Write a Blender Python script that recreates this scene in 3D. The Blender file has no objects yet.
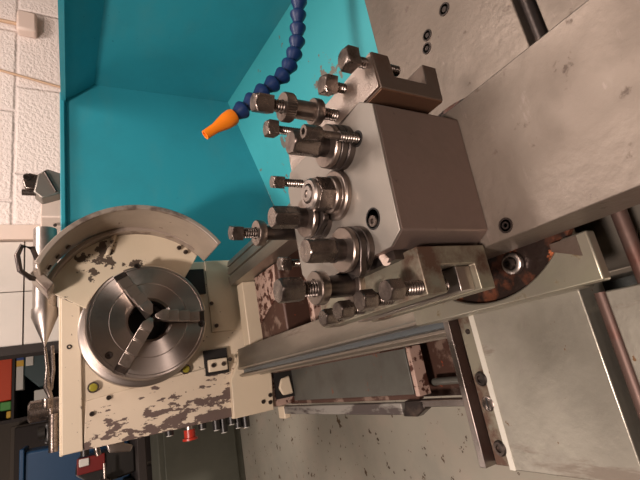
import bpy, bmesh, math, random
from mathutils import Vector, Matrix
random.seed(7)
K = 1.4                      # one drawing unit is 1.4 m, lengths below are drawing units
S = bpy.context.scene
COL = S.collection

# ------------------------------------------------------------ camera, world, lights
cd = bpy.data.cameras.new('camera'); cam = bpy.data.objects.new('camera', cd); COL.objects.link(cam)
cd.sensor_fit = 'HORIZONTAL'; cd.sensor_width = 36.0; cd.lens = 426.18 * 36 / 640
cd.clip_start = 0.01; cd.clip_end = 60
def camera_axes():
    f = 426.176
    y = Vector((70 - 320, 412 - 240, f)).normalized()
    d = Vector((1041 - 320, 232 - 240, f)).normalized()
    z = -d; x = y.cross(z)
    return Matrix((x, y, z))
M = camera_axes()
right = M @ Vector((1, 0, 0)); up = M @ Vector((0, -1, 0)); back = M @ Vector((0, 0, -1))
R = Matrix((right, up, back)).transposed().to_4x4()
cam.matrix_world = R
S.camera = cam

FLOOR = -0.857; CEIL = 1.15
w = bpy.data.worlds.new('world'); S.world = w; w.use_nodes = True
w.node_tree.nodes['Background'].inputs[0].default_value = (1.0, 0.82, 0.74, 1)
w.node_tree.nodes['Background'].inputs[1].default_value = 0.25

def area(name, loc, size, energy, color, target=None, size_y=None):
    l = bpy.data.lights.new(name, 'AREA'); l.energy = energy; l.color = color
    l.shape = 'RECTANGLE'; l.size = size * K; l.size_y = (size_y or size) * K
    o = bpy.data.objects.new(name, l); COL.objects.link(o); o.location = Vector(loc) * K
    if target:
        o.rotation_euler = (Vector(target) - Vector(loc)).to_track_quat('-Z', 'Y').to_euler()
    return o
WARM = (1.0, 0.82, 0.73)
area('key_light', (-0.36, -0.28, 1.10), 0.16, 62, WARM, (0.13, 0.5, -0.2))
area('fill_light', (0.9, 0.35, 1.12), 0.5, 9, WARM)
area('chuck_fill_light', (0.1, -1.3, 1.12), 0.6, 16, WARM, (0.1, .4, -.1))  # unseen fill added behind the camera to light the chuck face
area('room_light', (0.7, 0.75, 1.12), 0.5, 36, (1.0, 0.87, 0.80), (0.9, 1.4, 0.0))
area('storage_light', (-1.1, 1.9, 1.12), 0.5, 30, WARM)
S.view_settings.view_transform = 'Standard'; S.view_settings.look = 'None'
S.view_settings.gamma = 1.0; S.view_settings.use_curve_mapping = False
S.view_settings.exposure = 0.0

# ------------------------------------------------------------ materials
def srgb(h):
    h = h.lstrip('#'); v = [int(h[i:i + 2], 16) / 255 for i in (0, 2, 4)]
    return tuple(c / 12.92 if c <= 0.04045 else ((c + 0.055) / 1.055) ** 2.4 for c in v) + (1,)
MATS = {}
def mat(name, color, rough=0.5, metal=0.0, layers=(), bump=None, aniso=0.0, tangent=None, rings=None, brush=None, rvar=None, spec=0.5, emit=None):
    """layers: (noise scale, lo, hi, colour, rough, metal, gradient or None); gradient = (axis, start, end)"""
    m = bpy.data.materials.new(name); m.use_nodes = True; nt = m.node_tree; N = nt.nodes; L = nt.links
    b = N['Principled BSDF']
    b.inputs['Specular IOR Level'].default_value = spec
    tc = N.new('ShaderNodeTexCoord')
    def val(v, c=False):
        n = N.new('ShaderNodeRGB' if c else 'ShaderNodeValue'); n.outputs[0].default_value = v; return n.outputs[0]
    col = val(srgb(color), True); rg = val(rough); mt = val(metal)
    for (sc, lo, hi, c2, r2, m2, grad) in layers:
        mp = N.new('ShaderNodeMapping'); L.new(tc.outputs['Object'], mp.inputs[0])
        if isinstance(sc, tuple): mp.inputs['Scale'].default_value = sc; sc_ = 1.0
        else: sc_ = sc
        no = N.new('ShaderNodeTexNoise'); no.inputs['Scale'].default_value = sc_; no.inputs['Detail'].default_value = 6
        no.inputs['Roughness'].default_value = 0.62
        L.new(mp.outputs[0], no.inputs['Vector'])
        fac = no.outputs[0]
        if grad == 'HS':      # knocks and flaking gather along the operator-side edge and lower down
            sp = N.new('ShaderNodeSeparateXYZ'); L.new(tc.outputs['Object'], sp.inputs[0])
            def mrange(sock, a, b, c, d):
                q = N.new('ShaderNodeMapRange'); L.new(sock, q.inputs[0]); q.inputs[1].default_value = a * K; q.inputs[2].default_value = b * K
                q.inputs[3].default_value = c; q.inputs[4].default_value = d; return q.outputs[0]
            g1 = mrange(sp.outputs[0], -.02, -.150, -.22, .03); g2 = mrange(sp.outputs[2], .34, .12, -.06, .03)
            g3 = mrange(sp.outputs[2], .10, .30, 0.0, 0.0)
            ad = N.new('ShaderNodeMath'); ad.operation = 'ADD'; L.new(g1, ad.inputs[0]); L.new(g2, ad.inputs[1])
            a2 = N.new('ShaderNodeMath'); a2.operation = 'ADD'; L.new(fac, a2.inputs[0]); L.new(ad.outputs[0], a2.inputs[1]); fac = a2.outputs[0]
        elif grad and grad[0] == 's':   # one patch around a spot
            vm = N.new('ShaderNodeVectorMath'); vm.operation = 'DISTANCE'; L.new(tc.outputs['Object'], vm.inputs[0]); vm.inputs[1].default_value = [q * K for q in grad[1]]
            mr = N.new('ShaderNodeMapRange'); L.new(vm.outputs['Value'], mr.inputs[0]); mr.inputs[1].default_value = 0; mr.inputs[2].default_value = grad[2] * K
            mr.inputs[3].default_value = .14; mr.inputs[4].default_value = -.12
            ad = N.new('ShaderNodeMath'); ad.operation = 'ADD'; L.new(fac, ad.inputs[0]); L.new(mr.outputs[0], ad.inputs[1]); fac = ad.outputs[0]
        elif grad:
            sp = N.new('ShaderNodeSeparateXYZ'); L.new(tc.outputs['Object'], sp.inputs[0])
            mr = N.new('ShaderNodeMapRange'); L.new(sp.outputs[grad[0]], mr.inputs[0])
            mr.inputs[1].default_value = grad[1] * K; mr.inputs[2].default_value = grad[2] * K
            mr.inputs[3].default_value = -0.35; mr.inputs[4].default_value = 0.0
            ad = N.new('ShaderNodeMath'); ad.operation = 'ADD'; L.new(fac, ad.inputs[0]); L.new(mr.outputs[0], ad.inputs[1]); fac = ad.outputs[0]
        r = N.new('ShaderNodeMapRange'); L.new(fac, r.inputs[0]); r.inputs[1].default_value = lo; r.inputs[2].default_value = hi
        mx = N.new('ShaderNodeMix'); mx.data_type = 'RGBA'; L.new(r.outputs[0], mx.inputs[0]); L.new(col, mx.inputs[6]); mx.inputs[7].default_value = srgb(c2); col = mx.outputs[2]
        for which, v2 in (('r', r2), ('m', m2)):
            q = N.new('ShaderNodeMix'); q.data_type = 'FLOAT'; L.new(r.outputs[0], q.inputs[0]); L.new(rg if which == 'r' else mt, q.inputs[2]); q.inputs[3].default_value = v2
            if which == 'r': rg = q.outputs[0]
            else: mt = q.outputs[0]
    if rvar:
        no = N.new('ShaderNodeTexNoise'); no.inputs['Scale'].default_value = rvar[0]; no.inputs['Detail'].default_value = 5
        L.new(tc.outputs['Object'], no.inputs['Vector'])
        r = N.new('ShaderNodeMapRange'); L.new(no.outputs[0], r.inputs[0]); r.inputs[1].default_value = .3; r.inputs[2].default_value = .7
        r.inputs[3].default_value = -rvar[1]; r.inputs[4].default_value = rvar[1]
        ad = N.new('ShaderNodeMath'); ad.operation = 'ADD'; L.new(rg, ad.inputs[0]); L.new(r.outputs[0], ad.inputs[1]); rg = ad.outputs[0]
    L.new(col, b.inputs['Base Color']); L.new(rg, b.inputs['Roughness']); L.new(mt, b.inputs['Metallic'])
    h = None
    if bump:
        no = N.new('ShaderNodeTexNoise'); no.inputs['Scale'].default_value = bump[0]; no.inputs['Detail'].default_value = 4
        L.new(tc.outputs['Object'], no.inputs['Vector'])
        if brush:
            mp = N.new('ShaderNodeMapping'); mp.inputs['Scale'].default_value = brush
            L.new(tc.outputs['Object'], mp.inputs[0]); L.new(mp.outputs[0], no.inputs['Vector'])
        h = no.outputs[0]
        bp = N.new('ShaderNodeBump'); bp.inputs['Strength'].default_value = bump[1]; bp.inputs['Distance'].default_value = bump[2] if len(bump) > 2 else 0.002
        L.new(h, bp.inputs['Height']); nrm = bp.outputs[0]
        if rings:
            wv = N.new('ShaderNodeTexWave'); wv.wave_type = 'RINGS'; wv.rings_direction = 'Y'; wv.inputs['Scale'].default_value = rings
            L.new(tc.outputs['Object'], wv.inputs['Vector'])
            b2 = N.new('ShaderNodeBump'); b2.inputs['Strength'].default_value = 0.05; b2.inputs['Distance'].default_value = 0.0004
            L.new(wv.outputs[0], b2.inputs['Height']); L.new(nrm, b2.inputs['Normal']); nrm = b2.outputs[0]
        L.new(nrm, b.inputs['Normal'])
    if aniso:
        b.inputs['Anisotropic'].default_value = aniso
        if tangent:
            t = N.new('ShaderNodeTangent'); t.direction_type = 'RADIAL'; t.axis = tangent; L.new(t.outputs[0], b.inputs['Tangent'])
    if emit:
        b.inputs['Emission Color'].default_value = (*emit[0], 1); b.inputs['Emission Strength'].default_value = emit[1]
    MATS[name] = m
    return m

STEEL = mat('bright_steel', '#a59c96', .34, 1, layers=[(14, .5, .75, '#8a7b70', .5, 1, None)], bump=(120, .08), rvar=(20, .1))
GROUND = mat('ground_steel_plate', '#84796f', .48, .85, layers=[(9, .5, .72, '#7b7167', .55, .7, None), (60, .64, .70, '#655950', .6, .5, None), ((30, 120, 30), .64, .76, '#93877f', .45, .85, None)], bump=(130, .2), rvar=(12, .12))
SHIM = mat('pale_shim_metal', '#d6d2c6', .4, .5, bump=(90, .08))
HOODB = mat('greyer_hood_paint', '#b3a595', .36, .1, layers=[(6, .45, .75, '#9d8f82', .4, .1, None), (30, .66, .68, '#6b5b52', .5, .3, None)], bump=(30, .05))  # greyer and darker than the guard cream, with sparse brown spots
TOPPLATE = mat('pale_ground_steel', '#9a938b', .45, .8, layers=[(12, .5, .8, '#857b74', .5, .7, None)], bump=(100, .08))
BLOCKSIDE = mat('brown_tinted_steel', '#83726b', .5, .8, layers=[(16, .45, .75, '#75665d', .55, .7, None), (110, .66, .72, '#4a3c35', .6, .4, None)], bump=(140, .12))
HOLDER = mat('oily_dark_steel', '#6f6259', .48, .85, layers=[(22, .5, .7, '#564238', .5, .6, None)], bump=(120, .15))
HOLDERG = mat('green_stained_steel', '#8b8676', .5, .75, layers=[(24, .48, .62, '#5c463a', .5, .6, None), (60, .55, .7, '#7b7a6c', .5, .6, None)], bump=(120, .15))
BRUSHED = mat('brushed_steel', '#b9aaa0', .38, 1, bump=(60, .3), brush=(3, 40, 3), layers=[(20, .5, .8, '#95847a', .45, 1, None)])
BLACKST = mat('blackened_steel', '#4f4845', .36, .9, layers=[(40, .5, .7, '#6d6058', .4, .9, None)], bump=(150, .1))
BOLT = mat('worn_bolt_steel', '#857a73', .27, .95, layers=[(60, .48, .7, '#4d4440', .42, .9, None)], bump=(160, .12))
COLLAR = mat('turned_collar_steel', '#8c8078', .30, .95, layers=[(40, .48, .7, '#5e5048', .42, .9, None)], bump=(160, .1))
BRONZE = mat('rusty_bronze_face', '#8c6a55', .42, .8, layers=[(30, .5, .7, '#6b4a3b', .5, .6, None)], bump=(150, .12))
CHUCK = mat('turned_chuck_steel', '#b5aaa3', .36, 1, bump=(90, .05), rings=45, aniso=.92, tangent='Y', layers=[(10, .5, .8, '#857972', .38, 1, None)])
CHUCKSIDE = mat('chuck_rim_steel', '#a79d96', .38, 1, bump=(90, .08))
JAW = mat('jaw_steel', '#b3a79e', .33, 1, layers=[(30, .5, .8, '#6d625c', .4, .9, None)], bump=(100, .08))
HOLE = mat('recess_shade_black', '#15110f', .7, 0)  # flat black paints in the shade inside recesses, holes and the bore
WAY = mat('slideway_steel', '#a0988c', .38, .85, layers=[((4, 1.2, 4), .45, .7, '#776a60', .42, .8, None), ((30, 3, 30), .6, .7, '#5d5048', .5, .7, None)], bump=(90, .1))
WAYBLUE = mat('slideway_groove_steel', '#6d7478', .4, .7, bump=(90, .1))
SADDLE = mat('saddle_plate_steel', '#a8a498', .42, .75, layers=[(7, .47, .62, '#8f8a80', .5, .6, None), ((26, 6, 20), .56, .62, '#7f766b', .5, .5, None), (60, .68, .70, '#6a4c2c', .6, .3, None), ((20, 120, 20), .62, .72, '#aca59c', .4, .8, None)], bump=(110, .22), rvar=(10, .12))
COPPER = mat('copper_brown_strip', '#5f4b44', .5, .5, layers=[(20, .5, .7, '#5b3126', .4, .6, None)], bump=(90, .1))
BROWN = mat('dark_brown_casting', '#4a332a', .5, .2, layers=[(18, .55, .62, '#7e6a5e', .5, .3, None), (30, .68, .7, '#8f3f22', .6, .1, None)], bump=(60, .3))
FLAKED = mat('flaked_primer_casting', '#a98f82', .55, .05, layers=[(40, .5, .54, '#4c2c22', .5, .2, None)], bump=(60, .3))
RUST = mat('rusty_recess', '#5c3422', .45, .3, layers=[(34, .44, .54, '#2c221e', .3, .4, None), (50, .60, .66, '#96502a', .6, .0, None)], bump=(70, .5, .004))
GREENST = mat('greenish_casting', '#959082', .4, .7, layers=[(16, .5, .7, '#a29f8c', .4, .8, None), (60, .62, .7, '#6e6046', .5, .4, None)], bump=(60, .15))
CREAM = mat('cream_machine_paint', '#d2c4ae', .42, 0, layers=[(5, .5, .8, '#c8b89f', .45, 0, None), (60, .66, .68, '#6f5f57', .5, .2, None), (55, .70, .72, '#5d4c42', .5, .2, None)], bump=(25, .05))
CREAMDOOR = mat('chipped_cream_paint', '#d2c3ae', .42, 0, layers=[(5, .5, .8, '#c6b59e', .45, 0, None), ((46, 46, 19), .475, .487, '#6a5a54', .5, .2, 'HS'), (60, .66, .675, '#57463e', .5, .2, None)], bump=(25, .05))
CREAMCLEAN = mat('plain_cream_paint', '#d0c1a9', .4, 0, layers=[(5, .5, .8, '#c5b49b', .45, 0, None), (70, .71, .72, '#57463e', .5, .2, None)], bump=(25, .05))
GUARD = mat('guard_cream_paint', '#d8cbb3', .4, 0, layers=[(4, .5, .8, '#cabda2', .45, 0, None), (24, .585, .60, '#5f5349', .5, .3, ('s', (.11, 0, .06), .10)), (30, .60, .615, '#5f5349', .5, .3, ('s', (.03, 0, .13), .06))], bump=(30, .05))
GUARDRIM = mat('worn_guard_rim', '#a4968a', .42, .2, layers=[(16, .5, .6, '#7b6c63', .45, .4, None)], bump=(60, .08))
TEAL = mat('teal_enamel', '#3196a6', .42, 0, layers=[(3, .45, .8, '#2f8795', .5, 0, None), ((2, 2, 5), .5, .75, '#4b96a0', .5, 0, None), (60, .68, .75, '#17707c', .5, 0, None)], bump=(12, .04))
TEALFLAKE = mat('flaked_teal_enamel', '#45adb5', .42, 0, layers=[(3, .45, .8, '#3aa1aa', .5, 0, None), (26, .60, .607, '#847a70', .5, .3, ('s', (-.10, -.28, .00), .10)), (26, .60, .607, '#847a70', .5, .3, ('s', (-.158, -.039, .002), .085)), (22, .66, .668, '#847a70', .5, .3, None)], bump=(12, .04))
WHITEWALLTRIM = mat('cream_trim_paint', '#dccabd', .6, 0, bump=(30, .1))
PANEL = mat('white_panel_paint', '#d5cdc4', .5, 0, layers=[(3, .4, .8, '#c2bcb3', .5, 0, None)], bump=(20, .05))
BLUEP = mat('blue_hose_plastic', '#122b57', .42, 0, bump=(80, .05))
ORANGEP = mat('orange_nozzle_plastic', '#f08218', .38, 0)
REDP = mat('red_plastic', '#b03020', .35, 0)
REDPAINT = mat('red_enamel', '#6a1513', .4, 0)
BLACKP = mat('black_plastic', '#1b1917', .4, 0)
BLUETUB = mat('dark_blue_plastic', '#0f3a5c', .5, 0)
GREYMACH = mat('dark_teal_grey_paint', '#35484a', .5, 0)
DARKWOOD = mat('dark_brown_board', '#241c18', .7, 0)
BEIGE = mat('beige_board', '#8c8172', .6, 0)
ORANGEBOX = mat('orange_red_card', '#c2421a', .6, 0)
YELLOW = mat('yellow_label_card', '#d2a83c', .6, 0)
WHITEC = mat('white_card', '#c9c7bf', .6, 0)
BLUEC = mat('blue_card', '#274a8c', .6, 0)
GREENC = mat('green_card', '#4f9648', .6, 0)
OILGLASS = mat('oil_sight_glass', '#8c8430', .15, 0)
CONDUIT = mat('cream_conduit', '#c9a98c', .5, 0)
SOCKET = mat('white_plastic_box', '#dcc8bc', .45, 0)
PANGREY = mat('grey_sheet_steel', '#5b5b55', .5, .4, layers=[(10, .5, .75, '#4a4640', .5, .3, None), (25, .64, .7, '#6b3f2c', .6, .1, None)], bump=(50, .1))
RAILM = mat('chipped_rail', '#8b8780', .5, .4, layers=[((16, 5, 16), .5, .56, '#4b4340', .55, .3, None)], bump=(60, .15))
FLOORSHADE = mat('far_floor_shade', '#74766a', .6, 0, layers=[(3, .4, .8, '#5c5f54', .6, 0, None)])  # grey-green tone puts the soft shadow on the far floor into the colour
LAMPM = mat('lamp_diffuser', '#fff2e0', .5, 0, emit=((1, .86, .74), 3.0))

def wall_mat():
    m = bpy.data.materials.new('painted_block_wall'); m.use_nodes = True; nt = m.node_tree; N = nt.nodes; L = nt.links
    b = N['Principled BSDF']; b.inputs['Roughness'].default_value = .65
    tc = N.new('ShaderNodeTexCoord'); sp = N.new('ShaderNodeSeparateXYZ'); L.new(tc.outputs['Object'], sp.inputs[0])
    ax = N.new('ShaderNodeMath'); ax.operation = 'ADD'; ax.inputs[1].default_value = -0.922 * K + .44 * 4
    az = N.new('ShaderNodeMath'); az.operation = 'ADD'; az.inputs[1].default_value = -0.141 * K + .2 * 8
    L.new(sp.outputs[0], ax.inputs[0]); L.new(sp.outputs[2], az.inputs[0])
    cb = N.new('ShaderNodeCombineXYZ'); L.new(ax.outputs[0], cb.inputs[0]); L.new(az.outputs[0], cb.inputs[1])
    br = N.new('ShaderNodeTexBrick'); br.inputs['Scale'].default_value = 1; br.inputs['Brick Width'].default_value = .44; br.inputs['Row Height'].default_value = .2
    br.inputs['Mortar Size'].default_value = .012; br.inputs['Mortar Smooth'].default_value = 1.0; br.offset = .3
    L.new(cb.outputs[0], br.inputs['Vector'])
    br.inputs['Color1'].default_value = srgb('#efe4dd'); br.inputs['Color2'].default_value = srgb('#ebdfd8'); br.inputs['Mortar'].default_value = srgb('#e6d9d2')
    L.new(br.outputs['Color'], b.inputs['Base Color'])
    no = N.new('ShaderNodeTexNoise'); no.inputs['Scale'].default_value = 70; no.inputs['Detail'].default_value = 6; L.new(tc.outputs['Object'], no.inputs['Vector'])
    b1 = N.new('ShaderNodeBump'); b1.inputs['Strength'].default_value = .9; b1.inputs['Distance'].default_value = .008; L.new(no.outputs[0], b1.inputs['Height'])
    b2 = N.new('ShaderNodeBump'); b2.inputs['Strength'].default_value = .7; b2.inputs['Distance'].default_value = .007; b2.invert = True
    L.new(br.outputs['Fac'], b2.inputs['Height']); L.new(b1.outputs[0], b2.inputs['Normal']); L.new(b2.outputs[0], b.inputs['Normal'])
    return m
BLOCKWALL = wall_mat()
FLOORM = mat('stained_concrete', '#aaa596', .6, 0, layers=[(1.6, .42, .7, '#98968a', .6, 0, None), (5, .5, .75, '#b0a596', .6, 0, None), (11, .645, .66, '#5a4733', .5, 0, None), (26, .645, .66, '#4f4030', .5, 0, None)], bump=(30, .1))
DARKWALL = mat('dim_wall_paint', '#4a4239', .7, 0)
CEILM = mat('ceiling_paint', '#8f8377', .8, 0)
ROOMWALL = mat('side_wall_paint', '#a3958a', .8, 0, layers=[(1.2, .4, .6, '#7d7068', .8, 0, None)])

# ------------------------------------------------------------ mesh helpers
class MB:
    def __init__(s): s.bm = bmesh.new()
    def box(s, x0, x1, y0, y1, z0, z1, rot=None):
        r = bmesh.ops.create_cube(s.bm, size=1)
        m = Matrix.Translation(((x0 + x1) / 2, (y0 + y1) / 2, (z0 + z1) / 2)) @ (rot or Matrix.Identity(4)) @ Matrix.Diagonal((abs(x1 - x0), abs(y1 - y0), abs(z1 - z0), 1))
        bmesh.ops.transform(s.bm, matrix=m, verts=r['verts']); return s
    def prism(s, pts, axis, a, b):
        """pts 2D outline in the plane normal to axis ('x': (y,z), 'y': (x,z), 'z': (x,y)), extruded from a to b"""
        def P(p, t): return {'x': (t, p[0], p[1]), 'y': (p[0], t, p[1]), 'z': (p[0], p[1], t)}[axis]
        va = [s.bm.verts.new(P(p, a)) for p in pts]; vb = [s.bm.verts.new(P(p, b)) for p in pts]
        n = len(pts); s.bm.faces.new(va); s.bm.faces.new(vb[::-1])
        for i in range(n): s.bm.faces.new((va[i], vb[i], vb[(i + 1) % n], va[(i + 1) % n]))
        return s
    def rings(s, rings, closed=True, cap=True):
        vs = [[s.bm.verts.new(p) for p in r] for r in rings]
        for a, b in zip(vs, vs[1:]):
            n = len(a)
            for i in range(n if closed else n - 1): s.bm.faces.new((a[i], a[(i + 1) % n], b[(i + 1) % n], b[i]))
        if cap: s.bm.faces.new(vs[0][::-1]); s.bm.faces.new(vs[-1])
        return s
    def lathe(s, prof, base, axis=(0, 0, 1), seg=32, cap=True):
        """prof: (radius, height) from the base point along the axis"""
        q = Vector(axis).normalized().to_track_quat('Z', 'X').to_matrix(); base = Vector(base)
        return s.rings([[base + q @ Vector((r * math.cos(2 * math.pi * i / seg), r * math.sin(2 * math.pi * i / seg), h)) for i in range(seg)] for r, h in prof], cap=cap)
    def cyl(s, p0, p1, r, r1=None, seg=20):
        p0, p1 = Vector(p0), Vector(p1)
        return s.lathe([(r, 0), (r if r1 is None else r1, (p1 - p0).length)], p0, p1 - p0, seg)
    def nut(s, n, flat, z0, z1, cx, cy, chamf=.12, ang=0, seg=48, axis='z', both=False, sock=0):
        """polygon head with a turned chamfer at z1"""
        def ring(z, lim):
            out = []
            for i in range(seg):
                t = ang + 2 * math.pi * i / seg; k = (2 * math.pi * (i % (seg // n)) / seg) - math.pi / n
                r = min(flat / math.cos(k), lim); out.append((cx + r * math.cos(t), cy + r * math.sin(t), z))
            return out
        h = z1 - z0; c = flat / math.cos(math.pi / n)
        rs = [ring(z0, c if not both else flat * 1.01)]
        if both: rs.append(ring(z0 + h * chamf, c))
        rs += [ring(z1 - h * chamf * 1.0, c), ring(z1 - h * chamf * .5, (c + flat) / 2), ring(z1, flat * 0.97)]
        if sock:
            rs += [ring(z1, sock), ring(z1 - h * .3, sock)]
        return s.rings(rs)
    def thread(s, r, z0, z1, cx, cy, pitch=.0017):
        prof = []; z = z0; k = 0
        while z < z1 - 1e-9:
            prof += [(r * .78, z - z0), (r, min(z + pitch * .4, z1) - z0), (r, min(z + pitch * .6, z1) - z0)]; z += pitch
        prof.append((r * .78, z1 - z0))
        return s.lathe(prof, (cx, cy, z0), seg=20)
    def tube(s, pts, r, seg=12):
        pts = [Vector(p) for p in pts]; rings = []
        for i, p in enumerate(pts):
            d = (pts[min(i + 1, len(pts) - 1)] - pts[max(i - 1, 0)]).normalized()
            q = d.to_track_quat('Z', 'X').to_matrix(); rr = r[i] if isinstance(r, (list, tuple)) else r
            rings.append([p + q @ Vector((rr * math.cos(2 * math.pi * k / seg), rr * math.sin(2 * math.pi * k / seg), 0)) for k in range(seg)])
        return s.rings(rings)
    def build(s, name, m, parent=None, bevel=0.0, angle=38, origin=None):
        org = Vector(origin) if origin else Vector((0, 0, 0))
        if parent is not None: org = Vector(parent.get('_o', (0, 0, 0)))
        elif origin is None:
            bb = [v.co for v in s.bm.verts]; org = Vector((sum(v.x for v in bb) / len(bb), sum(v.y for v in bb) / len(bb), min(v.z for v in bb)))
        bmesh.ops.recalc_face_normals(s.bm, faces=s.bm.faces)
        for v in s.bm.verts: v.co = (v.co - org) * K
        for f in s.bm.faces: f.smooth = True
        for e in s.bm.edges:
            e.smooth = len(e.link_faces) == 2 and e.calc_face_angle(0) < math.radians(angle)
        me = bpy.data.meshes.new(name); s.bm.to_mesh(me); s.bm.free(); me.materials.append(m)
        o = bpy.data.objects.new(name, me); COL.objects.link(o)
        o['_o'] = tuple(org)
        if parent is not None: o.parent = parent
        else: o.location = org * K
        if bevel:
            md = o.modifiers.new('bevel', 'BEVEL'); md.width = bevel * K; md.segments = 2; md.limit_method = 'ANGLE'; md.angle_limit = math.radians(40); md.harden_normals = False
        return o
def tag(o, label, cat, group=None, kind=None):
    o['label'] = label; o['category'] = cat
    if group: o['group'] = group
    if kind: o['kind'] = kind
    return o
def thing(name, label, cat, loc, group=None):
    o = bpy.data.objects.new(name, None); COL.objects.link(o); o.location = Vector(loc) * K; o['_o'] = tuple(loc)
    o.empty_display_size = .02
    return tag(o, label, cat, group)
def struct(mb, name, m): o = mb.build(name, m); o['kind'] = 'structure'; return o
def lab(o, t): o['label'] = t; return o
def box(*a, **k): return MB().box(*a, **k)

# ------------------------------------------------------------ the room
struct(box(-2.2, 2.2, -1.6, 3.3, FLOOR - .06, FLOOR), 'floor', FLOORM)
struct(box(-2.2, 2.2, -1.6, 3.3, CEIL, CEIL + .06), 'ceiling', CEILM)
struct(box(.54, 2.2, 1.44, 1.54, FLOOR, CEIL), 'wall_back', BLOCKWALL)
struct(box(-2.2, 2.2, 3.2, 3.3, FLOOR, CEIL), 'wall_storage', DARKWALL)
struct(box(-2.3, -2.2, -1.6, 3.3, FLOOR, CEIL), 'wall_left', ROOMWALL)
struct(box(2.2, 2.3, -1.6, 1.54, FLOOR, CEIL), 'wall_right', ROOMWALL)
struct(box(-2.2, 2.2, -1.7, -1.6, FLOOR, CEIL), 'wall_front', ROOMWALL)
struct(box(.50, .545, 1.425, 1.54, FLOOR, CEIL), 'trim_1', WHITEWALLTRIM)
pw = MB()
for a, b_ in ((-.857, -.36), (-.356, .108), (.112, .6), (.604, 1.15)):
    for c, d in ((.197, .346), (.349, .497)):
        pw.box(c, d, 1.44, 1.47, a, b_)
pw.box(.195, .5, 1.462, 1.50, FLOOR, CEIL)
struct(pw, 'wall_panelled', PANEL)
struct(box(.172, .196, 1.43, 1.52, FLOOR, CEIL), 'trim_2', DARKWOOD)

for (x, y) in ((-.36, -.28), (.9, .35), (-1.1, 1.9)):  # unseen housings added for reflections, over the key, fill and storage lamps
    lf = thing('added_light_housing', 'plain unseen ceiling light housing added above the machine room floor', 'light', (x, y, CEIL - .03), 'added ceiling light housings')
    box(x - .3, x + .3, y - .07, y + .07, CEIL - .02, CEIL).build('housing', CEILM, lf)

# wall fittings
t = thing('junction_box', 'small white plastic box on the painted block wall with conduits', 'electrical box', (1.303, 1.42, .113))
box(1.235, 1.315, 1.40, 1.44, .085, .142).build('cover', SOCKET, t, bevel=.008)
MB().tube([(1.275, 1.428, .14), (1.28, 1.43, .25), (1.29, 1.43, .45), (1.29, 1.43, 1.15)], .006).build('conduit', CONDUIT, t)
tag(MB().tube([(1.10, 1.43, 1.15), (1.085, 1.43, .4), (1.08, 1.43, .19), (1.05, 1.43, .03), (1.02, 1.43, -.2), (1.0, 1.43, -.857)], .004).build('wall_cable', CONDUIT),
    'thin tan cable running down the white block wall', 'cable')
t = thing('machine_bracket', 'grey cast bracket with pivot hole clamped on the teal guard rim', 'bracket', (.49, 1.07, .02))
MB().prism([(.455, .012), (.505, .012), (.515, .04), (.50, .058), (.455, .066), (.440, .05)], 'y', 1.05, 1.09).build('body', TOPPLATE, t, bevel=.003)
MB().prism([(.462, .055), (.498, .05), (.505, .075), (.485, .088), (.465, .082)], 'y', 1.055, 1.085).build('arm', BOLT, t, bevel=.003)
MB().lathe([(.008, 0), (.008, .004), (.004, .004), (.004, .001)], (.492, 1.055, .078), (0, -1, 0), 20).build('pivot_eye', BLACKST, t)
MB().cyl((.457, 1.06, .088), (.457, 1.06, .06), .007).build('pin', BOLT, t)
MB().cyl((.505, 1.045, .045), (.455, 1.045, .022), .003).build('seam_screw', BLACKST, t)
t.location.x += .026 * K

# ------------------------------------------------------------ storage area at the far left
def bx(name, label, cat, m, x0, x1, y0, y1, z0, z1, bev=.003, group=None):
    return tag(box(x0, x1, y0, y1, z0, z1).build(name, m, bevel=bev), label, cat, group)
t = thing('storage_shelf', 'dark open shelf unit in the dim area past the white panels', 'shelf', (.16, 2.1, FLOOR))
for z in (-.60, -.25, .07, .183, .42): box(.012, .30, 1.99, 2.3, z - .008, z).build('shelf_board', DARKWOOD, t)
for x in (0.0, .30): box(x, x + .012, 1.99, 2.3, FLOOR, .75).build('side_panel', DARKWOOD, t)
box(.012, .30, 2.29, 2.30, FLOOR, .75).build('back_panel', DARKWOOD, t)
bx('storage_crate', 'long orange-red crate on the dark shelf in the far storage area', 'crate', ORANGEBOX, .08, .24, 2.0, 2.15, .184, .225)
t = thing('labelled_packet', 'white packet with blue and yellow ends lying under the orange-red crate', 'packet', (.17, 2.03, .147))
box(.11, .195, 2.0, 2.08, .149, .173).build('white_body', WHITEC, t, bevel=.002)
box(.195, .217, 2.0, 2.08, .149, .173).build('yellow_band', YELLOW, t)
box(.217, .24, 2.0, 2.08, .149, .173).build('blue_end', BLUEC, t)
t = thing('grey_machine', 'dark teal-grey machine housing with a white plate on the shelf', 'machine', (.17, 2.07, .07))
MB().prism([(.11, .071), (.285, .071), (.285, .147), (.16, .147), (.11, .10)], 'y', 2.0, 2.18).build('housing', GREYMACH, t, bevel=.004)
box(.193, .236, 1.994, 2.0, .118, .142).build('plate', WHITEC, t, bevel=.002)
bx('green_carton', 'small green carton at the end of the orange-red crate', 'carton', GREENC, .046, .076, 2.0, 2.05, .184, .217)
bx('tan_carton', 'small tan carton on the shelf just past the green carton', 'carton', YELLOW, .018, .042, 2.0, 2.05, .184, .198)
bx('pale_tray', 'pale grey tray on the shelf beside the teal-grey machine', 'tray', WHITEC, .03, .10, 2.0, 2.10, .071, .115)
t = thing('storage_cabinet', 'tall dark brown cabinet behind the headstock', 'cabinet', (-.5, 3.05, FLOOR))
box(-1.05, -.02, 2.92, 3.18, FLOOR, .27).build('body', DARKWALL, t, bevel=.003)
for i in range(3): box(-1.03 + i * .34, -.71 + i * .34, 2.905, 2.92, -.80, .25).build('door', DARKWOOD, t, bevel=.003)
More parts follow.
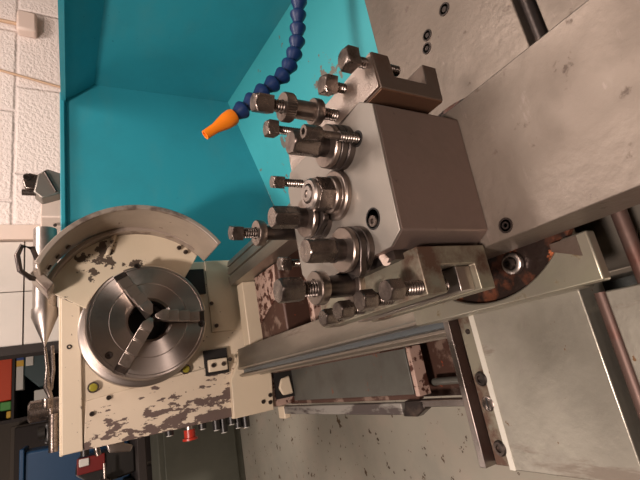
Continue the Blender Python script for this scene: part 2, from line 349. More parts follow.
# stand with the motor behind the headstock
t = thing('work_stand', 'low dark stand with the blue tub and the vise', 'stand', (-.3, 1.6, FLOOR))
box(-.62, -.04, 1.45, 1.80, -.19, -.165).build('top', DARKWOOD, t, bevel=.003)
for x in (-.60, -.08):
    for y in (1.47, 1.76): box(x, x + .03, y, y + .03, FLOOR, -.19).build('leg', DARKWOOD, t)
t = thing('blue_tub', 'dark blue plastic tub on the stand beyond the headstock', 'tub', (-.2, 1.68, -.165))
MB().prism([(-.088, .118), (-.43, .118), (-.41, -.164), (-.10, -.164)], 'y', 1.63, 1.79).build('body', BLUETUB, t, bevel=.008)
MB().box(-.44, -.078, 1.62, 1.80, .115, .127).build('rim', BLUETUB, t, bevel=.003)
t = thing('bench_vise', 'black bench vise with a red jaw in front of the blue tub', 'vise', (-.16, 1.52, -.165))
MB().prism([(-.13, -.165), (-.20, -.165), (-.21, -.06), (-.17, -.01), (-.13, -.02), (-.125, -.09)], 'y', 1.50, 1.60).build('body', BLACKP, t, bevel=.006)
box(-.17, -.128, 1.492, 1.5, -.085, -.015).build('red_jaw', REDPAINT, t, bevel=.002)
box(-.150, -.130, 1.486, 1.492, -.045, -.02).build('plate', WHITEC, t, bevel=.002)
MB().cyl((-.20, 1.50, -.08), (-.20, 1.44, -.08), .012).build('screw', BLACKST, t)
MB().cyl((-.24, 1.445, -.08), (-.15, 1.445, -.08), .004).build('handle', STEEL, t)
bx('beige_board', 'tilted beige board lying beyond the headstock corner', 'board', BEIGE, -.335, -.225, 1.47, 1.60, -.164, -.12)
# added grey-green block with door and handle, standing in for the shaded far floor
for i, (x0, x1, l) in enumerate(((-1.02, .20, 'long grey-green block standing in for shaded floor'),)):
    t = thing('floor_shade_block', l + ', at the end of the concrete floor', 'cabinet', ((x0 + x1) / 2, 2.7, FLOOR))
    box(x0, x1, 2.62, 2.88, FLOOR, -.40).build('body', FLOORSHADE, t, bevel=.004)
    box(x0 + .02, x1 - .02, 2.61, 2.62, -.82, -.43).build('door', FLOORSHADE, t, bevel=.003)
    MB().cyl((x0 + .06, 2.604, -.6), (x0 + .06, 2.604, -.52), .006).build('handle', BLACKP, t)
t = thing('floor_jack', 'black trolley part standing on the concrete floor at the frame edge', 'trolley', (-.60, 1.75, FLOOR))
box(-.66, -.545, 1.62, 1.86, FLOOR + .02, FLOOR + .045).build('deck', BLACKP, t, bevel=.004)
for y in (1.65, 1.74, 1.83): MB().cyl((-.56, y, FLOOR + .02), (-.53, y, FLOOR + .02), .02).build('wheel', BLACKP, t)

# ------------------------------------------------------------ teal splash guard
t = thing('splash_guard', 'teal enamelled splash guard enclosing the back of the lathe', 'splash guard', (.7, .9, -.5))
back = MB().prism([(.14, .006), (.735, .008), (.792, -.058), (.80, -.420), (.52, -.494), (.14, -.60)], 'y', 1.032, 1.044)
back.build('back_panel', TEAL, t)
MB().box(.14, .735, 1.020, 1.044, .004, .014).build('back_rim', TEAL, t, bevel=.002)
def sheet(quads, th, nrm):
    m = MB(); n = Vector(nrm).normalized() * th
    for q in quads:
        q = [Vector(p) for p in q]; m.rings([[p for p in q], [p + n for p in q]])
    return m
sheet([[(.790, 1.036, -.414), (.778, 1.036, -.060), (.766, -.35, -.100), (.770, -.35, -.50)]], .008, (1, 0, 0)).build('side_panel', TEAL, t)
sheet([[(.778, 1.036, -.060), (.722, 1.036, .002), (.674, -.35, .002), (.766, -.35, -.100)]], .006, (1, 0, .7)).build('top_hood', TEAL, t)
sheet([[(.712, 1.036, .002), (.734, 1.036, .002), (.686, -.35, .002), (.664, -.35, .002)]], .010, (0, 0, 1)).build('hood_rim', TEAL, t)
sheet([[(.79, 1.032, -.414), (.256, 1.032, -.573), (.256, -.2, -.645), (.775, -.35, -.50)]], .008, (0, 0, -1)).build('sloping_tray', TEALFLAKE, t)

# ------------------------------------------------------------ headstock
AX = (.129, -.122)
h = thing('headstock', 'cream painted lathe headstock with badly chipped operator side', 'headstock', (.09, 1.1, -.38))
MB().box(-.064, .262, .903, 1.015, -.37, .010).build('body', CREAM, h, bevel=.003)
MB().box(-.064, .13, 1.015, 1.33, -.37, .010).build('rear_body', CREAM, h, bevel=.003)
MB().prism([(-.066, -.019), (.013, -.024), (.039, -.262), (.034, -.372), (-.002, -.374), (-.066, -.368)], 'y', .899, .905).build('end_cover', CREAMDOOR, h, bevel=.0012)
MB().box(-.066, .200, .896, .905, -.0185, .0125).build('top_band', CREAM, h, bevel=.0015)
MB().box(-.068, .262, .903, 1.018, .010, .016).build('lid', CREAMCLEAN, h, bevel=.002)
MB().prism([(-.070, -.280), (.004, -.283), (.034, -.300), (.06, -.31), (.06, -.362), (-.002, -.372), (-.070, -.366)], 'y', .886, .905).build('foot_plate', CREAMCLEAN, h, bevel=.0015)
MB().box(.105, .262, .900, .905, -.345, -.258).build('bed_flange', CREAMCLEAN, h, bevel=.0015)
for (x, z) in ((.034, -.036), (.040, -.198)):
    g = MB().lathe([(.0095, 0), (.0095, .003), (.007, .003)], (x, .899, z), (0, -1, 0), 24).build('sight_rim', BOLT, h)
    MB().lathe([(.0072, 0), (.0068, .0035), (.004, .0042)], (x, .899, z), (0, -1, 0), 24).build('sight_glass', OILGLASS, g)
p = MB().box(.020, .070, .893, .903, -.283, -.236).build('pocket_shade', HOLE, h)  # raised black block stands in for the shade in a pocket
b_ = MB().box(.026, .050, .884, .894, -.279, -.240).build('clamp_block', CREAM, h, bevel=.002)
for z in (-.249, -.270): MB().lathe([(.0045, 0), (.0045, .004), (.0022, .004), (.0022, .001)], (.038, .885, z), (0, -1, 0), 16).build('clamp_screw', BOLT, b_)
MB().box(.188, .242, .893, .903, -.252, -.205).build('casting_recess_shade', HOLE, h)  # black block paints the shade of a recess in the casting
for (x, z) in ((.166, -.262), (.118, -.268), (.045, -.285), (-.040, -.362), (-.054, -.36), (.012, -.06), (-.01, -.033), (.11, .0), (-.05, -.345)):
    MB().lathe([(.0042, 0), (.0042, .002), (.002, .002), (.002, .0005)], (x, .897 if z > -.28 else .886, z), (0, -1, 0), 16).build('panel_screw', BLACKST, h)
for (z, y, l) in ((-.256, .93, .022), (-.272, .935, .03), (-.288, .93, .018), (-.303, .935, .028), (-.318, .93, .030), (-.165, .93, .012), (-.228, .93, .014)):
    k = MB().cyl((-.064, y, z), (-.064 - l, y, z), .0080).build('control_knob', BLACKP, h)
    MB().cyl((-.064 - l, y, z), (-.0655 - l, y, z), .0060).build('knob_cap', WHITEC, k)
k = MB().cyl((-.064, .92, -.200), (-.074, .92, -.200), .008).build('button_stem', STEEL, h)
MB().lathe([(.0105, 0), (.0105, .014), (.014, .015), (.014, .019)], (-.073, .92, -.200), (-1, 0, 0), 24).build('stop_button', REDP, h)
lv = MB().prism([(-.066, -.055), (-.082, -.060), (-.088, -.095), (-.078, -.100), (-.072, -.085), (-.066, -.085)], 'y', .93, .945).build('silver_lever', STEEL, h, bevel=.002)
MB().cyl((-.066, .935, -.04), (-.082, .935, -.043), .005).build('lever_boss', BOLT, h)
MB().cyl((-.066, .94, -.022), (-.078, .94, -.022), .007).build('lever_boss', BLACKP, h)

# things lying on top of the headstock
t = thing('centre_bar', 'polished steel bar with a conical point lying on top of the headstock', 'lathe centre', (.25, .97, .017))
MB().lathe([(.0205, 0), (.0205, .163), (.0225, .163), (.0225, .178), (.0005, .236)], (.36, .97, .040), (-1, 0, 0), 36).build('body', STEEL, t)
t = thing('jointed_arm', 'thin jointed steel arm lying along the headstock top below the point', 'arm', (.04, .98, .02))
MB().tube([(.125, .97, .028), (.08, .97, .026), (.045, .97, .030)], .0032).build('rod', BOLT, t)
MB().tube([(.125, .985, .040), (.085, .98, .036), (.05, .965, .036), (.03, .965, .030), (.0, .965, .030)], [.0025, .003, .006, .004, .003]).build('rod', BOLT, t)
MB().lathe([(.008, 0), (.0075, .004), (.0075, .014), (.005, .018)], (.030, .962, .036), (-1, 0, 0), 20).build('joint', BOLT, t)
MB().cyl((.002, .965, .026), (-.062, .965, .026), .0075).build('grip', BOLT, t)
t = thing('round_motor', 'brown cylindrical motor end sticking up beyond the headstock lid', 'motor', (.013, 1.1, .016))
MB().lathe([(.019, 0), (.022, .002), (.022, .052), (.017, .056)], (.013, 1.1, .017), (0, 0, 1), 32).build('body', BOLT, t)
t = thing('black_switch_unit', 'lumpy black switch unit beside the brown motor on the lid', 'switch', (-.03, 1.1, .016))
MB().box(-.052, -.012, 1.07, 1.12, .016, .044).build('base', BLACKP, t, bevel=.006)
MB().cyl((-.03, 1.08, .043), (-.03, 1.08, .055), .013).build('dial', BLACKP, t)
t = thing('white_control_box', 'cream control box standing behind the teal guard and headstock', 'control box', (.52, 1.25, -.2))
MB().prism([(.575, 1.25), (.575, 1.36), (.436, 1.36), (.436, 1.25), (.478, 1.19)], 'z', -.2, .060).build('body', WHITEWALLTRIM, t, bevel=.003)
MB().cyl((.46, 1.20, .028), (.452, 1.185, .028), .004).build('screw', BLACKST, t)

# ------------------------------------------------------------ chuck
c = thing('lathe_chuck', 'round three-jaw steel chuck on the headstock spindle', 'chuck', (AX[0], .88, AX[1]))
MB().lathe([(.03, 0), (.108, 0), (.109, .003), (.109, .028), (.105, .031), (.03, .031)], (AX[0], .903, AX[1]), (0, -1, 0), 96).build('backplate', CHUCKSIDE, c)
prof = [(.097, 0), (.1, .002), (.1, .068), (.0975, .0715), (.0945, .0715), (.094, .0705), (.093, .0715), (.0655, .0715), (.065, .0708), (.064, .0715), (.039, .0715), (.0345, .068), (.034, .003)]
bd = MB().lathe(prof, (AX[0], .8715, AX[1]), (0, -1, 0), 128).build('chuck_body', CHUCK, c)
def radial(a):   # local frame: radial, tangential
    return Vector((math.cos(a), 0, math.sin(a))), Vector((-math.sin(a), 0, math.cos(a)))
def radial_box(m, a, r0, r1, wdt, y0, y1):
    d, tq = radial(a); o = Vector((AX[0], 0, AX[1]))
    def ring(y): return [o + d * r + tq * q + Vector((0, y, 0)) for r, q in ((r0, -wdt), (r1, -wdt), (r1, wdt), (r0, wdt))]
    m.rings([ring(y0), ring(y1)]); return m
ANG = [math.radians(a) for a in (-92, 28, 148)]
BH = [(.229, -.108), (.077, -.056), (.112, -.2115)]
cuts = []
for a in ANG: cuts.append(radial_box(MB(), a, .02, .12, .0104, .79, .815))
for (x, z) in BH: cuts.append(MB().cyl((x, .79, z), (x, .812, z), .0062, seg=24))
cuts = [m.build('cutter', HOLE, c) for m in cuts]
for cc in cuts:
    md = bd.modifiers.new('b', 'BOOLEAN'); md.object = cc; md.operation = 'DIFFERENCE'; md.solver = 'EXACT'
bpy.context.view_layer.update()
nm = bpy.data.meshes.new_from_object(bd.evaluated_get(bpy.context.evaluated_depsgraph_get())); bd.modifiers.clear(); bd.data = nm
nm.materials.clear(); nm.materials.append(CHUCK)
_b = bmesh.new(); _b.from_mesh(nm)
for e in _b.edges: e.smooth = len(e.link_faces) == 2 and e.calc_face_angle(0) < math.radians(25) and e.link_faces[0].normal.dot(e.link_faces[1].normal) > .93
for f in _b.faces: f.smooth = abs(f.normal.y) < .9
_b.to_mesh(nm); _b.free()
for cc in cuts: bpy.data.objects.remove(cc)
for (x, z) in BH:
    MB().lathe([(.0058, 0), (.0058, .006), (.003, .006), (.003, .002)], (x, .812, z), (0, -1, 0), 20).build('cap_screw', BLACKST, c)
MB().lathe([(.0335, 0), (.0335, .003), (.015, .003), (.014, .0032)], (AX[0], .868, AX[1]), (0, -1, 0), 48).build('bore_shade_disc', HOLE, c)  # black disc paints the darkness inside the bore
MB().lathe([(.0338, .004), (.0338, .048), (.0325, .048), (.0325, .004)], (AX[0], .872, AX[1]), (0, -1, 0), 64).build('bore_lining', BLACKST, c)
for a in ANG:
    d, tq = radial(a); o = Vector((AX[0], 0, AX[1]))
    out = [(.004, .808), (.004, .763), (.016, .760), (.026, .762), (.026, .770), (.044, .770), (.044, .783), (.066, .783), (.066, .794), (.086, .794), (.086, .808)]
    m = MB()
    def wd(r): return .0098 if r > .012 else .0028
    m.rings([[o + d * r + tq * (wd(r) * s) + Vector((0, y, 0)) for r, y in out] for s in (-1, 1)])
    j = m.build('jaw', JAW, c, bevel=.0008)
    radial_box(MB(), a, .086, .0965, .0090, .802, .812).build('jaw_slide', BLACKST, j)

# ------------------------------------------------------------ chuck guard
g = thing('chuck_guard', 'cream swing-up chuck guard with chipped paint curving over the chuck', 'chuck guard', (.15, .86, -.12))
def arc(cx, cz, r, a0, a1, n=48): return [(cx + r * math.cos(math.radians(a0 + (a1 - a0) * i / n)), cz + r * math.sin(math.radians(a0 + (a1 - a0) * i / n))) for i in range(n + 1)]
GC = (.150, -.116)
pl = arc(*GC, .160, 66, -46) + arc(*AX, .1035, -44, 68, 30) + [(.209, .042)]
MB().prism(pl, 'y', .848, .856).build('side_plate', GUARD, g, bevel=.0012)
def band(name, m, cx, cz, r0, r1, y0, y1, a0, a1, par, n=56, lip=0, taper=0.0, bev=.0012):
    b = MB(); rings = []
    for i in range(n + 1):
        a = math.radians(a0 + (a1 - a0) * i / n); d = Vector((math.cos(a), 0, math.sin(a))); o = Vector((cx, 0, cz))
        rings.append([o + d * r1 + Vector((0, y0, 0)), o + d * r1 + Vector((0, y1, 0)), o + d * r0 + Vector((0, y1, 0)), o + d * r0 + Vector((0, y0, 0))])
    return b.rings(rings).build(name, m, par, bevel=bev)
band('plate_rim', GUARDRIM, *GC, .156, .1635, .826, .857, 66, -46, g)
band('hood_band', HOODB, .152, -.108, .1600, .1640, .735, .842, 66, -55, g)
band('hood_lip', GUARDRIM, .152, -.108, .1580, .1660, .730, .737, 66, -55, g)
MB().tube([(.246, .80, .044), (.262, .79, .050), (.266, .79, .064), (.25, .79, .070), (.225, .79, .066), (.214, .80, .052), (.214, .81, .036)], .0042).build('loop_handle', BLACKST, g)
MB().prism([(.205, .02), (.232, .045), (.222, .055), (.190, .030)], 'y', .80, .86).build('hinge_bracket', GUARDRIM, g, bevel=.002)
for a in (60, 52, 44, -40, -34):
    d = Vector((math.cos(math.radians(a)), 0, math.sin(math.radians(a)))); q = Vector((.152, .80 if a > 0 else .844, -.110)) + d * (.1595 if a > 0 else .148)
    MB().lathe([(.0045, 0), (.0045, .003), (.002, .0035)], q, (-d if a > 0 else Vector((0, -1, 0))), 14).build('guard_bolt', BLACKST, g)
MB().prism([(.262, -.058), (.302, -.072), (.303, -.080), (.262, -.066)], 'y', .838, .850).build('stiffening_rib', GUARD, g, bevel=.003)

# ------------------------------------------------------------ lathe bed
t = thing('lathe_bed', 'machined slideways of the lathe bed running from the headstock under the saddle', 'lathe bed', (.1, .4, -.6))
fw = [(.006, -.345), (.006, -.306), (.0085, -.301), (.0115, -.301), (.0135, -.3115), (.0195, -.3115), (.0215, -.3005), (.0245, -.2985), (.027, -.3005), (.040, -.3025), (.0625, -.3035), (.0625, -.345)]
MB().prism(fw, 'y', -.35, .885).build('front_slideway', WAY, t, bevel=.0006)
MB().box(.0130, .0200, -.35, .884, -.3125, -.3108).build('way_groove', WAYBLUE, t)
rw = [(.198, -.345), (.198, -.303), (.210, -.300), (.2165, -.300), (.2175, -.3045), (.2205, -.3045), (.2215, -.300), (.236, -.300), (.237, -.304), (.239, -.304), (.240, -.300), (.252, -.303), (.252, -.345)]
MB().prism(rw, 'y', -.35, .880).build('rear_slideway', WAY, t, bevel=.0006)
MB().box(.004, .016, -.35, .884, -.376, -.345).build('front_wall', WAY, t, bevel=.001)
MB().box(.02, .060, -.35, .884, -.70, -.345).build('front_girder', BROWN, t)
MB().box(.200, .250, -.35, .884, -.70, -.345).build('rear_girder', BROWN, t)
MB().box(.0625, .198, .70, .822, -.60, -.335).build('cross_web', BROWN, t, bevel=.004)
MB().prism([(.135, .722), (.196, .712), (.196, .815), (.100, .815), (.118, .772)], 'z', -.3355, -.3325).build('web_pad', FLAKED, t, bevel=.001)
MB().box(.0625, .198, .850, .885, -.60, -.318).build('head_web', CREAMCLEAN, t, bevel=.002)
for (y0, y1) in ((.565, .597), (.625, .640)): MB().box(.0625, .198, y0, y1, -.45, -.352).build('cross_rib', FLAKED, t, bevel=.002)
for y0 in (.42, .27, .10): MB().box(.0625, .198, y0, y0 + .04, -.60, -.345).build('cross_web', BROWN, t, bevel=.003)
MB().box(-.062, .02, .50, .895, -.432, -.420).build('tray_plate', PANGREY, t, bevel=.001)
MB().box(-.070, -.062, .50, .93, -.436, -.428).build('tray_seam', BROWN, t)
MB().box(.002, .02, .50, .895, -.42, -.376).build('under_bed_shade', BROWN, t)  # dark brown strip puts the shade under the bed into the colour
rl = MB().box(-.090, -.073, .535, .985, -.432, -.420); rl.build('tray_rail', RAILM, t, bevel=.002)
MB().prism([(-.070, .485), (-.070, .525), (-.092, .535), (-.092, .505), (-.082, .485)], 'z', -.434, -.420).build('rail_bracket', BLACKST, t, bevel=.002)
MB().box(-.100, -.072, .955, .990, -.434, -.4185).build('rail_end', CREAMCLEAN, t, bevel=.003)
MB().box(-.064, .004, .482, .490, -.436, -.414).build('partition_plate', FLAKED, t, bevel=.001)
MB().box(-.072, .02, .20, .60, -.475, -.462).build('drip_tray', BROWN, t)
MB().prism([(.0, .45), (.012, .43), (.0, .40), (-.015, .41), (-.018, .44)], 'z', -.462, -.459).build('drip_tray_pad', FLAKED, t)
MB().cyl((-.050, .20, -.445), (-.050, .481, -.445), .005).build('feed_shaft', PANGREY, t)
MB().box(-.079, -.070, .20, .49, -.434, -.420).build('front_rail', STEEL, t, bevel=.001)
# bed foot below the headstock
MB().box(-.066, .02, .895, .96, -.43, -.372).build('bed_foot', FLAKED, t, bevel=.003)
MB().box(-.052, .006, .889, .897, -.42, -.378).build('foot_recess_shade', HOLE, t)  # black block stands in for the shade inside the foot
MB().prism([(-.046, -.416), (-.008, -.412), (-.012, -.392), (-.030, -.384), (-.046, -.392)], 'y', .884, .892).build('foot_boss', CREAMCLEAN, t, bevel=.003)
t2 = thing('base_cabinet', 'dark cabinet base carrying the headstock and bed', 'machine base', (.1, .9, FLOOR))
MB().box(.05, .24, .92, 1.32, FLOOR, -.434).build('headstock_pedestal', BROWN, t2, bevel=.005)
MB().box(.03, .24, -.35, -.05, FLOOR, -.70).build('tail_pedestal', BROWN, t2, bevel=.005)

# ------------------------------------------------------------ saddle
t = thing('saddle', 'wide machined saddle plate with a copper edged wiper strip', 'saddle', (.05, .14, -.33))
MB().box(-.094, .054, .1475, .2335, -.300, -.270).build('wing_plate', SADDLE, t, bevel=.0008)
MB().box(-.094, .054, .2318, .2365, -.300, -.2697).build('wiper_shim', SHIM, t)
MB().box(-.092, .054, .2365, .2485, -.300, -.2705).build('wiper_strip', HOLDERG, t, bevel=.0004)
MB().prism([(.2485, -.2705), (.2555, -.279), (.2555, -.300), (.2485, -.300)], 'x', -.092, .054).build('copper_edge', COPPER, t)
MB().box(-.0945, .018, .2565, .2625, -.290, -.2675).build('wiper_bar', STEEL, t, bevel=.0005)
MB().lathe([(.0022, 0), (.0022, .0006), (.0014, .0006)], (.005, .2415, -.2705), seg=16).build('drilled_hole', BLACKST, t)
for x, sl in ((-.031, 0), (-.049, 1), (-.080, 0)):
    if sl:
        q = MB().lathe([(.0055, 0), (.0055, .0008), (.0048, .0013)], (x, .2405, -.2705), seg=28).build('slotted_screw', BOLT, t)
        MB().box(x - .0045, x + .0045, .2398, .2412, -.2694, -.2690).build('slot', HOLE, q)
    else:
        q = MB().lathe([(.0055, 0), (.0055, .001), (.0045, .0022), (.0028, .0022), (.0026, .0006)], (x, .2405, -.2705), seg=28).build('socket_screw', BLACKST, t)
MB().box(-.094, .002, .107, .1475, -.330, -.300).build('lower_body', BROWN, t)
MB().cyl((-.095, .1375, -.2735), (.012, .1375, -.2735), .0037).build('cover_bar', COPPER, t)
MB().box(-.095, .012, .02, .1335, -.300, -.2695).build('near_plate', SADDLE, t, bevel=.001)
MB().cyl((.012, .112, -.272), (.15, .112, -.272), .0042).build('feed_rod', COPPER, t)
MB().box(.012, .044, .02, .1035, -.300, -.2700).build('near_block', COPPER, t, bevel=.001)
MB().box(.160, .46, .1195, .2500, -.300, -.260).build('rear_plate', GROUND, t, bevel=.0008)
MB().box(.160, .46, -.10, .1065, -.300, -.260).build('rear_near_plate', GROUND, t, bevel=.0008)
MB().cyl((.135, .113, -.2650), (.46, .113, -.2650), .0046).build('rear_bar', BLACKST, t)
MB().box(.256, .46, .02, .2350, -.340, -.300).build('rear_body', BROWN, t)
MB().box(.066, .256, -.10, .2350, -.299, -.272).build('bridge', BROWN, t)
for (x, y, r) in ((.251, .169, .0052), (.245, .191, .0048), (.235, .195, .0048)):
    MB().lathe([(r, 0), (r, .0006), (r * .75, .0006), (r * .7, -.001), (r * .45, -.001), (r * .42, .0003), (0.0004, .0003)], (x, y, -.2600), seg=28).build('plate_screw', BLACKST, t)

# ------------------------------------------------------------ cross slide
t = thing('cross_slide', 'grey-green cross slide with a rusty curved recess under the top slide', 'cross slide', (.07, .19, -.27))
arcp = [(.092 + .0725 * math.cos(math.radians(a)), .184 + .0725 * math.sin(math.radians(a))) for a in range(228, 129, -4)]
pts = [(.016, .1155), (.0435, .1155)] + arcp + [(.046, .262), (.016, .262)]
MB().prism(pts, 'z', -.2455, -.2375).build('top_casting', GREENST, t, bevel=.001)
MB().box(.0160, .150, .1370, .2622, -.2698, -.2455).build('casting', GREENST, t, bevel=.001)
MB().lathe([(.0725, 0), (.0725, .004), (.0660, .0046)], (.092, .184, -.2475), seg=80).build('recess_floor', RUST, t)
q = MB().lathe([(.0068, 0), (.0068, .0030), (.0060, .0036), (.0042, .0036), (.0040, .0010)], (.0395, .165, -.2415), seg=32).build('clamp_nut', STEEL, t)
MB().nut(6, .0034, -.2405, -.2350, .0395, .165, sock=.002, seg=36).build('nut_hex', BLACKST, q)
MB().prism([(.031, .1215), (.0425, .1215), (.0425, .137), (.038, .137)], 'z', -.2375, -.2371).build('wedge_pocket_shade', HOLDER, t)  # thin dark steel patch stands in for the shade in a wedge pocket

# ------------------------------------------------------------ compound slide
t = thing('compound_slide', 'broad flat ground steel top slide under the toolpost', 'top slide', (.09, .05, -.24))
MB().box(.0460, .1330, -.25, .262, -.2350, -.2000).build('slide_body', GROUND, t, bevel=.0007)
MB().lathe([(.044, 0), (.044, .008)], (.092, .184, -.2430), seg=64).build('swivel_base', BROWN, t)
MB().lathe([(.0042, 0), (.0042, .0005), (.0032, .0005), (.0030, -.0004), (.0022, -.0004), (.0020, .0006), (.0012, .0006), (.001, .0)], (.0530, .1345, -.2000), seg=28).build('socket_screw', BLACKST, t)

# ------------------------------------------------------------ toolpost
T = -.1360
t = thing('toolpost', 'square steel quick-change toolpost with hex clamp posts on its pale top', 'toolpost', (.091, .196, -.2))
top = [(.0545, .1455), (.1235, .1435), (.1310, .1530), (.1290, .1730), (.1330, .2220), (.1330, .2410), (.1220, .2480), (.0600, .2480), (.0490, .2380), (.0490, .1545)]
MB().prism(top, 'z', -.2000, -.1372).build('block', BLOCKSIDE, t, bevel=.0008)
MB().prism([(x * 1.0, y) for x, y in top], 'z', -.1372, T).build('top_plate', TOPPLATE, t, bevel=.0003)
def centre_nut():
    x, y = .0925, .190
    MB().lathe([(.0150, 0), (.0150, .0022), (.0138, .0034), (.0110, .0034), (.0110, .0060), (.0100, .0070)], (x, y, T), seg=48).build('thick_washer', COLLAR, t, bevel=.0003)
    q = MB().nut(6, .0088, T + .0065, T + .0165, x, y, chamf=.06, ang=.35).build('centre_nut', BOLT, t)
    MB().lathe([(.0088, 0), (.0088, .002), (.0078, .0032), (.0058, .0032), (.0056, .001)], (x, y, T + .0165), seg=40).build('nut_collar', STEEL, q)
    MB().lathe([(.0052, 0), (.0052, .0028), (.0044, .0040), (.0022, .0042), (.0020, .0034)], (x, y, T + .0165), seg=28).build('stud_end', STEEL, q)
centre_nut()
def cam_post(x, y, ang, lobe, h=.034):
    p = MB().lathe([(.0128, 0), (.0128, .0036), (.0118, .0040), (.0118, .0046)], (x, y, T), seg=40).build('lower_disc', BLACKST, t, bevel=.0003)
    lb = [(x + (.0125 + .0045 * math.exp(-((((a - lobe + 180) % 360) - 180) / 20) ** 2)) * math.cos(math.radians(a)), y + (.0125 + .0045 * math.exp(-((((a - lobe + 180) % 360) - 180) / 20) ** 2)) * math.sin(math.radians(a))) for a in range(0, 360, 6)]
    MB().prism(lb, 'z', T + .0048, T + .0086).build('lobed_plate', BLACKST, t, bevel=.0005)
    MB().lathe([(.0122, 0), (.0122, .0024), (.0116, .0030)], (x, y, T + .0094), seg=40).build('upper_disc', COLLAR, t)
    MB().lathe([(.0060, 0), (.0060, .0042), (.0068, .0046), (.0068, .0062)], (x, y, T + .0124), seg=28).build('neck', BLACKST, t)
    MB().nut(6, .0059, T + .0180, T + h, x, y, chamf=.07, ang=ang).build('hex_post', BOLT, t)
cam_post(.1150, .1750, .2, 60)
cam_post(.0865, .2110, .5, 250)
cam_post(.0555, .1790, .1, 200)
_m = MB(); _m.nut(4, .0039, T + .0145, T + .0220, .1180, .2275, chamf=.14, ang=.3); _m.thread(.0028, T - .001, T + .0145, .1180, .2275); _m.build('square_screw', BOLT, t)
# cap screw standing loose in its hole, empty hole, small marks
q = MB().lathe([(.0046, 0), (.0046, .0003), (.0034, .0003), (.0034, -.003)], (.1130, .1610, T), seg=28).build('screw_hole', HOLE, t)
q = MB().thread(.0028, T - .002, T + .0125, .1130, .1610, .0016)
q.lathe([(.0021, 0), (.0021, .0115)], (.1130, .1610, T + .0125), seg=20)
q.lathe([(.0038, 0), (.0038, .0088), (.0034, .0095), (.0018, .0095), (.0018, .0060)], (.1130, .1610, T + .0240), seg=28)
q.build('cap_screw', BOLT, t)
MB().lathe([(.0058, 0), (.0058, .0003), (.0050, .0003), (.0048, -.004)], (.0670, .1630, T), seg=32).build('screw_hole', HOLE, t)
MB().lathe([(.0032, 0), (.0030, .0012), (.0014, .0012), (.0014, .0002)], (.0655, .1625, T + .0002), seg=20).build('set_screw', BOLT, t)
MB().lathe([(.0016, 0), (.0016, .0003), (.0009, .0003), (.0008, -.0008)], (.1140, .1452, -.1490), (0, -1, 0), 18).build('side_screw', BLACKST, t)
MB().cyl((.0485, .170, -.1430), (.0445, .1665, -.1415), .0024).build('cam_pin', SOCKET, t)
MB().box(.0440, .0500, .160, .236, -.196, -.142).build('clamp_face', BLACKST, t)
MB().box(.1320, .1365, .162, .236, -.196, -.142).build('clamp_face', BLACKST, t)
MB().box(.060, .122, .2470, .2530, -.196, -.150).build('clamp_face', BLACKST, t)

# ------------------------------------------------------------ tool holders
def square_screw(x, y, zt, ztop, hh=.0078, fl=.0047, th=.0027, n=4, ang=None, par=None, name='square_head_screw', low=None):
    m = MB(); m.nut(n, fl, ztop - hh, ztop, x, y, chamf=.14, ang=random.uniform(0, 1.5) if ang is None else ang)
    m.thread(th, low if low is not None else zt - .001, ztop - hh, x, y)
    return m.build(name, BOLT, par)
def adjuster(x, y, zb, ztop, par, head, thread_len, col_r, col_h, cyl_r, cyl_end, low_r, low_h, n=4, fl=.0048, knurl=False, ang=.3, tr=.0036):
    s_ = MB(); s_.nut(n, fl, ztop - head, ztop, x, y, chamf=.14, ang=ang); s_.thread(tr, zb, ztop - head, x, y); sc = s_.build('adjusting_screw', BOLT, par)
    zc = ztop - head - thread_len
    m = MB()
    if knurl:
        N_ = 72
        def rr(z, r, k): return [(x + (r + (k if i % 2 else 0)) * math.cos(2 * math.pi * i / N_), y + (r + (k if i % 2 else 0)) * math.sin(2 * math.pi * i / N_), z) for i in range(N_)]
        m.rings([rr(zc - col_h, col_r * .95, 0), rr(zc - col_h + .0008, col_r, -.0007), rr(zc - .0008, col_r, -.0007), rr(zc, col_r * .94, 0), rr(zc, tr + .0004, 0), rr(zc - .001, tr + .0002, 0)])
    else:
        m.lathe([(col_r * .96, 0), (col_r, .0006), (col_r, col_h - .0006), (col_r * .95, col_h), (tr + .0006, col_h), (tr + .0003, col_h - .001)], (x, y, zc - col_h), seg=48)
    m.build('knurled_nut' if knurl else 'collar_nut', COLLAR, par)
    MB().lathe([(cyl_r, 0), (cyl_r, zc - col_h - cyl_end)], (x, y, cyl_end), seg=40).build('sleeve', BLACKST if not knurl else COLLAR, par)
    MB().lathe([(low_r * .96, 0), (low_r, .0006), (low_r, low_h - .0006), (low_r * .95, low_h), (cyl_r, low_h)], (x, y, cyl_end - low_h), seg=48).build('lower_collar', COLLAR, par)

hl_ = thing('tool_holder', 'dark tool holder on the operator side of the toolpost with four square-head screws', 'tool holder', (.035, .2, -.2), 'tool holders round the toolpost')
MB().prism([(.0475, -.148), (.0475, -.198), (.0230, -.198), (.0230, -.1870), (.0375, -.1870), (.0375, -.1615), (.0230, -.1615), (.0230, -.148)], 'y', .150, .252).build('holder_body', HOLDERG, hl_, bevel=.0006)
MB().box(.0240, .0372, .154, .252, -.1868, -.176).build('packing_strip', STEEL, hl_, bevel=.0003)
for (y, tp, an) in ((.1540, -.1260, .45), (.1770, -.1270, .75), (.2040, -.1300, .6), (.2300, -.1350, .7)): square_screw(.0275, y, -.148, tp, hh=.0085, fl=.0049, th=.0036, n=6, ang=an, par=hl_, low=-.1650)
adjuster(.0420, .2070, -.150, -.0970, hl_, .0135, .0090, .0098, .0060, .0066, -.1440, .0104, .0050, n=6, fl=.0063, ang=.5, tr=.0046)
hr = thing('tool_holder', 'brown U-shaped tool holder on the far side of the toolpost, nearest the teal tray', 'tool holder', (.147, .2, -.2), 'tool holders round the toolpost')
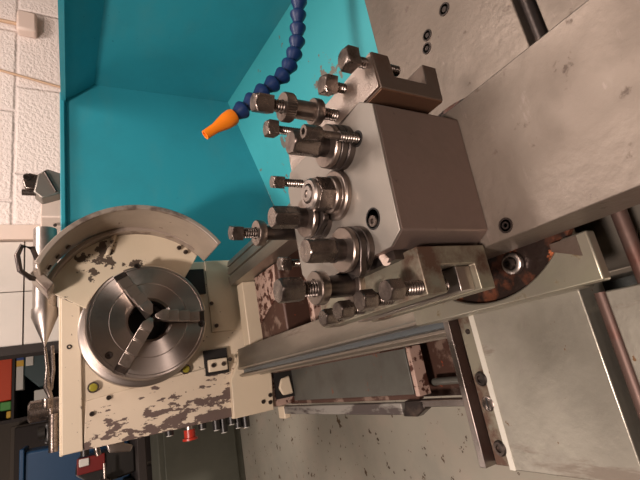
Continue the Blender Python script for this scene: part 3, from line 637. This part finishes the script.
MB().prism([(.1340, -.1440), (.1340, -.1900), (.1575, -.1920), (.1575, -.1810), (.1435, -.1800), (.1435, -.1560), (.1570, -.1550), (.1570, -.1430)], 'y', .142, .250).build('holder_body', HOLDER, hr, bevel=.0006)
MB().box(.1345, .1565, .1425, .2495, -.1436, -.1424).build('brushed_top', BRUSHED, hr)
MB().box(.1332, .1341, .1425, .2495, -.1895, -.1445).build('bronze_side', BRONZE, hr)
for (x, y, tp, an) in ((.1535, .1480, -.1275, .7), (.1530, .1700, -.1265, .35), (.1600, .2300, -.1170, .5)): square_screw(x, y, -.143, tp, hh=.0080, fl=.0049, th=.0030, ang=an, par=hr, low=-.166, n=4)
adjuster(.1430, .1830, -.1560, -.0880, hr, .0105, .0070, .0084, .0060, .0055, -.1250, .0080, .0050, knurl=True, ang=.25)
hf = thing('tool_holder', 'tool holder on the headstock side of the toolpost, mostly hidden behind it', 'tool holder', (.091, .26, -.2), 'tool holders round the toolpost')
MB().prism([(.2535, -.1560), (.2535, -.198), (.2780, -.198), (.2780, -.1870), (.2640, -.1870), (.2640, -.1700), (.2780, -.1700), (.2780, -.1560)], 'x', .045, .136).build('holder_body', HOLDER, hf, bevel=.0006)
for (x, tp, fl) in ((.0740, -.1300, .0046),): square_screw(x, .2680, -.156, tp, hh=.0075, fl=fl, par=hf, low=-.180)
adjuster(.0960, .2640, -.156, -.0950, hf, .0080, .0105, .0092, .0055, .0052, -.1500, .0080, .0040, fl=.0046, ang=.35, tr=.0038)

# ------------------------------------------------------------ coolant hose
t = thing('coolant_hose', 'blue segmented coolant hose with an orange nozzle', 'coolant hose', (.62, .34, -.5))
HP = [(.3320, .4600, -.1906), (.3414, .4570, -.2033), (.3552, .4530, -.2165), (.3705, .4500, -.2322), (.3854, .4450, -.2505), (.4005, .4400, -.2679), (.4237, .4350, -.2807), (.4468, .4300, -.2905), (.4705, .4250, -.2940), (.4934, .4200, -.2955), (.5164, .4150, -.2991), (.5392, .4100, -.3025), (.565, .4050, -.312), (.588, .400, -.328), (.606, .395, -.350), (.615, .39, -.376), (.618, .388, -.404), (.618, .388, -.432), (.618, .388, -.460)]
HP = [Vector(p) for p in HP]
q = (HP[0] - Vector((.3042, .4700, -.1520))); L_ = q.length
MB().lathe([(.0042, .004), (.0042, 0), (.0062, 0), (.0066, L_ * .35), (.0105, L_ * .70), (.0112, L_ * .92), (.0100, L_), (.0070, L_ * 1.0)], (.3042, .4700, -.1520), q, 32).build('nozzle', ORANGEP, t)
# even out the joints
seg_pts = [HP[0]]; step = .0215
acc = 0
for a_, b__ in zip(HP, HP[1:]):
    d = (b__ - a_); l = d.length; pos = step - acc
    while pos <= l: seg_pts.append(a_ + d * (pos / l)); pos += step
    acc = (acc + l) % step
for a_, b__ in zip(seg_pts, seg_pts[1:]):
    l = (b__ - a_).length
    MB().lathe([(.0058, -.002), (.0066, 0), (.0074, l * .15), (.0098, l * .42), (.0121, l * .66), (.0121, l * .78), (.0100, l * .90), (.0066, l * .98)], a_, b__ - a_, 28).build('hose_segment', BLUEP, t)
MB().lathe([(.022, 0), (.022, .02), (.012, .03), (.012, .045)], (.618, .388, -.498), (0, 0, 1), 28).build('base_fitting', BLACKST, t)
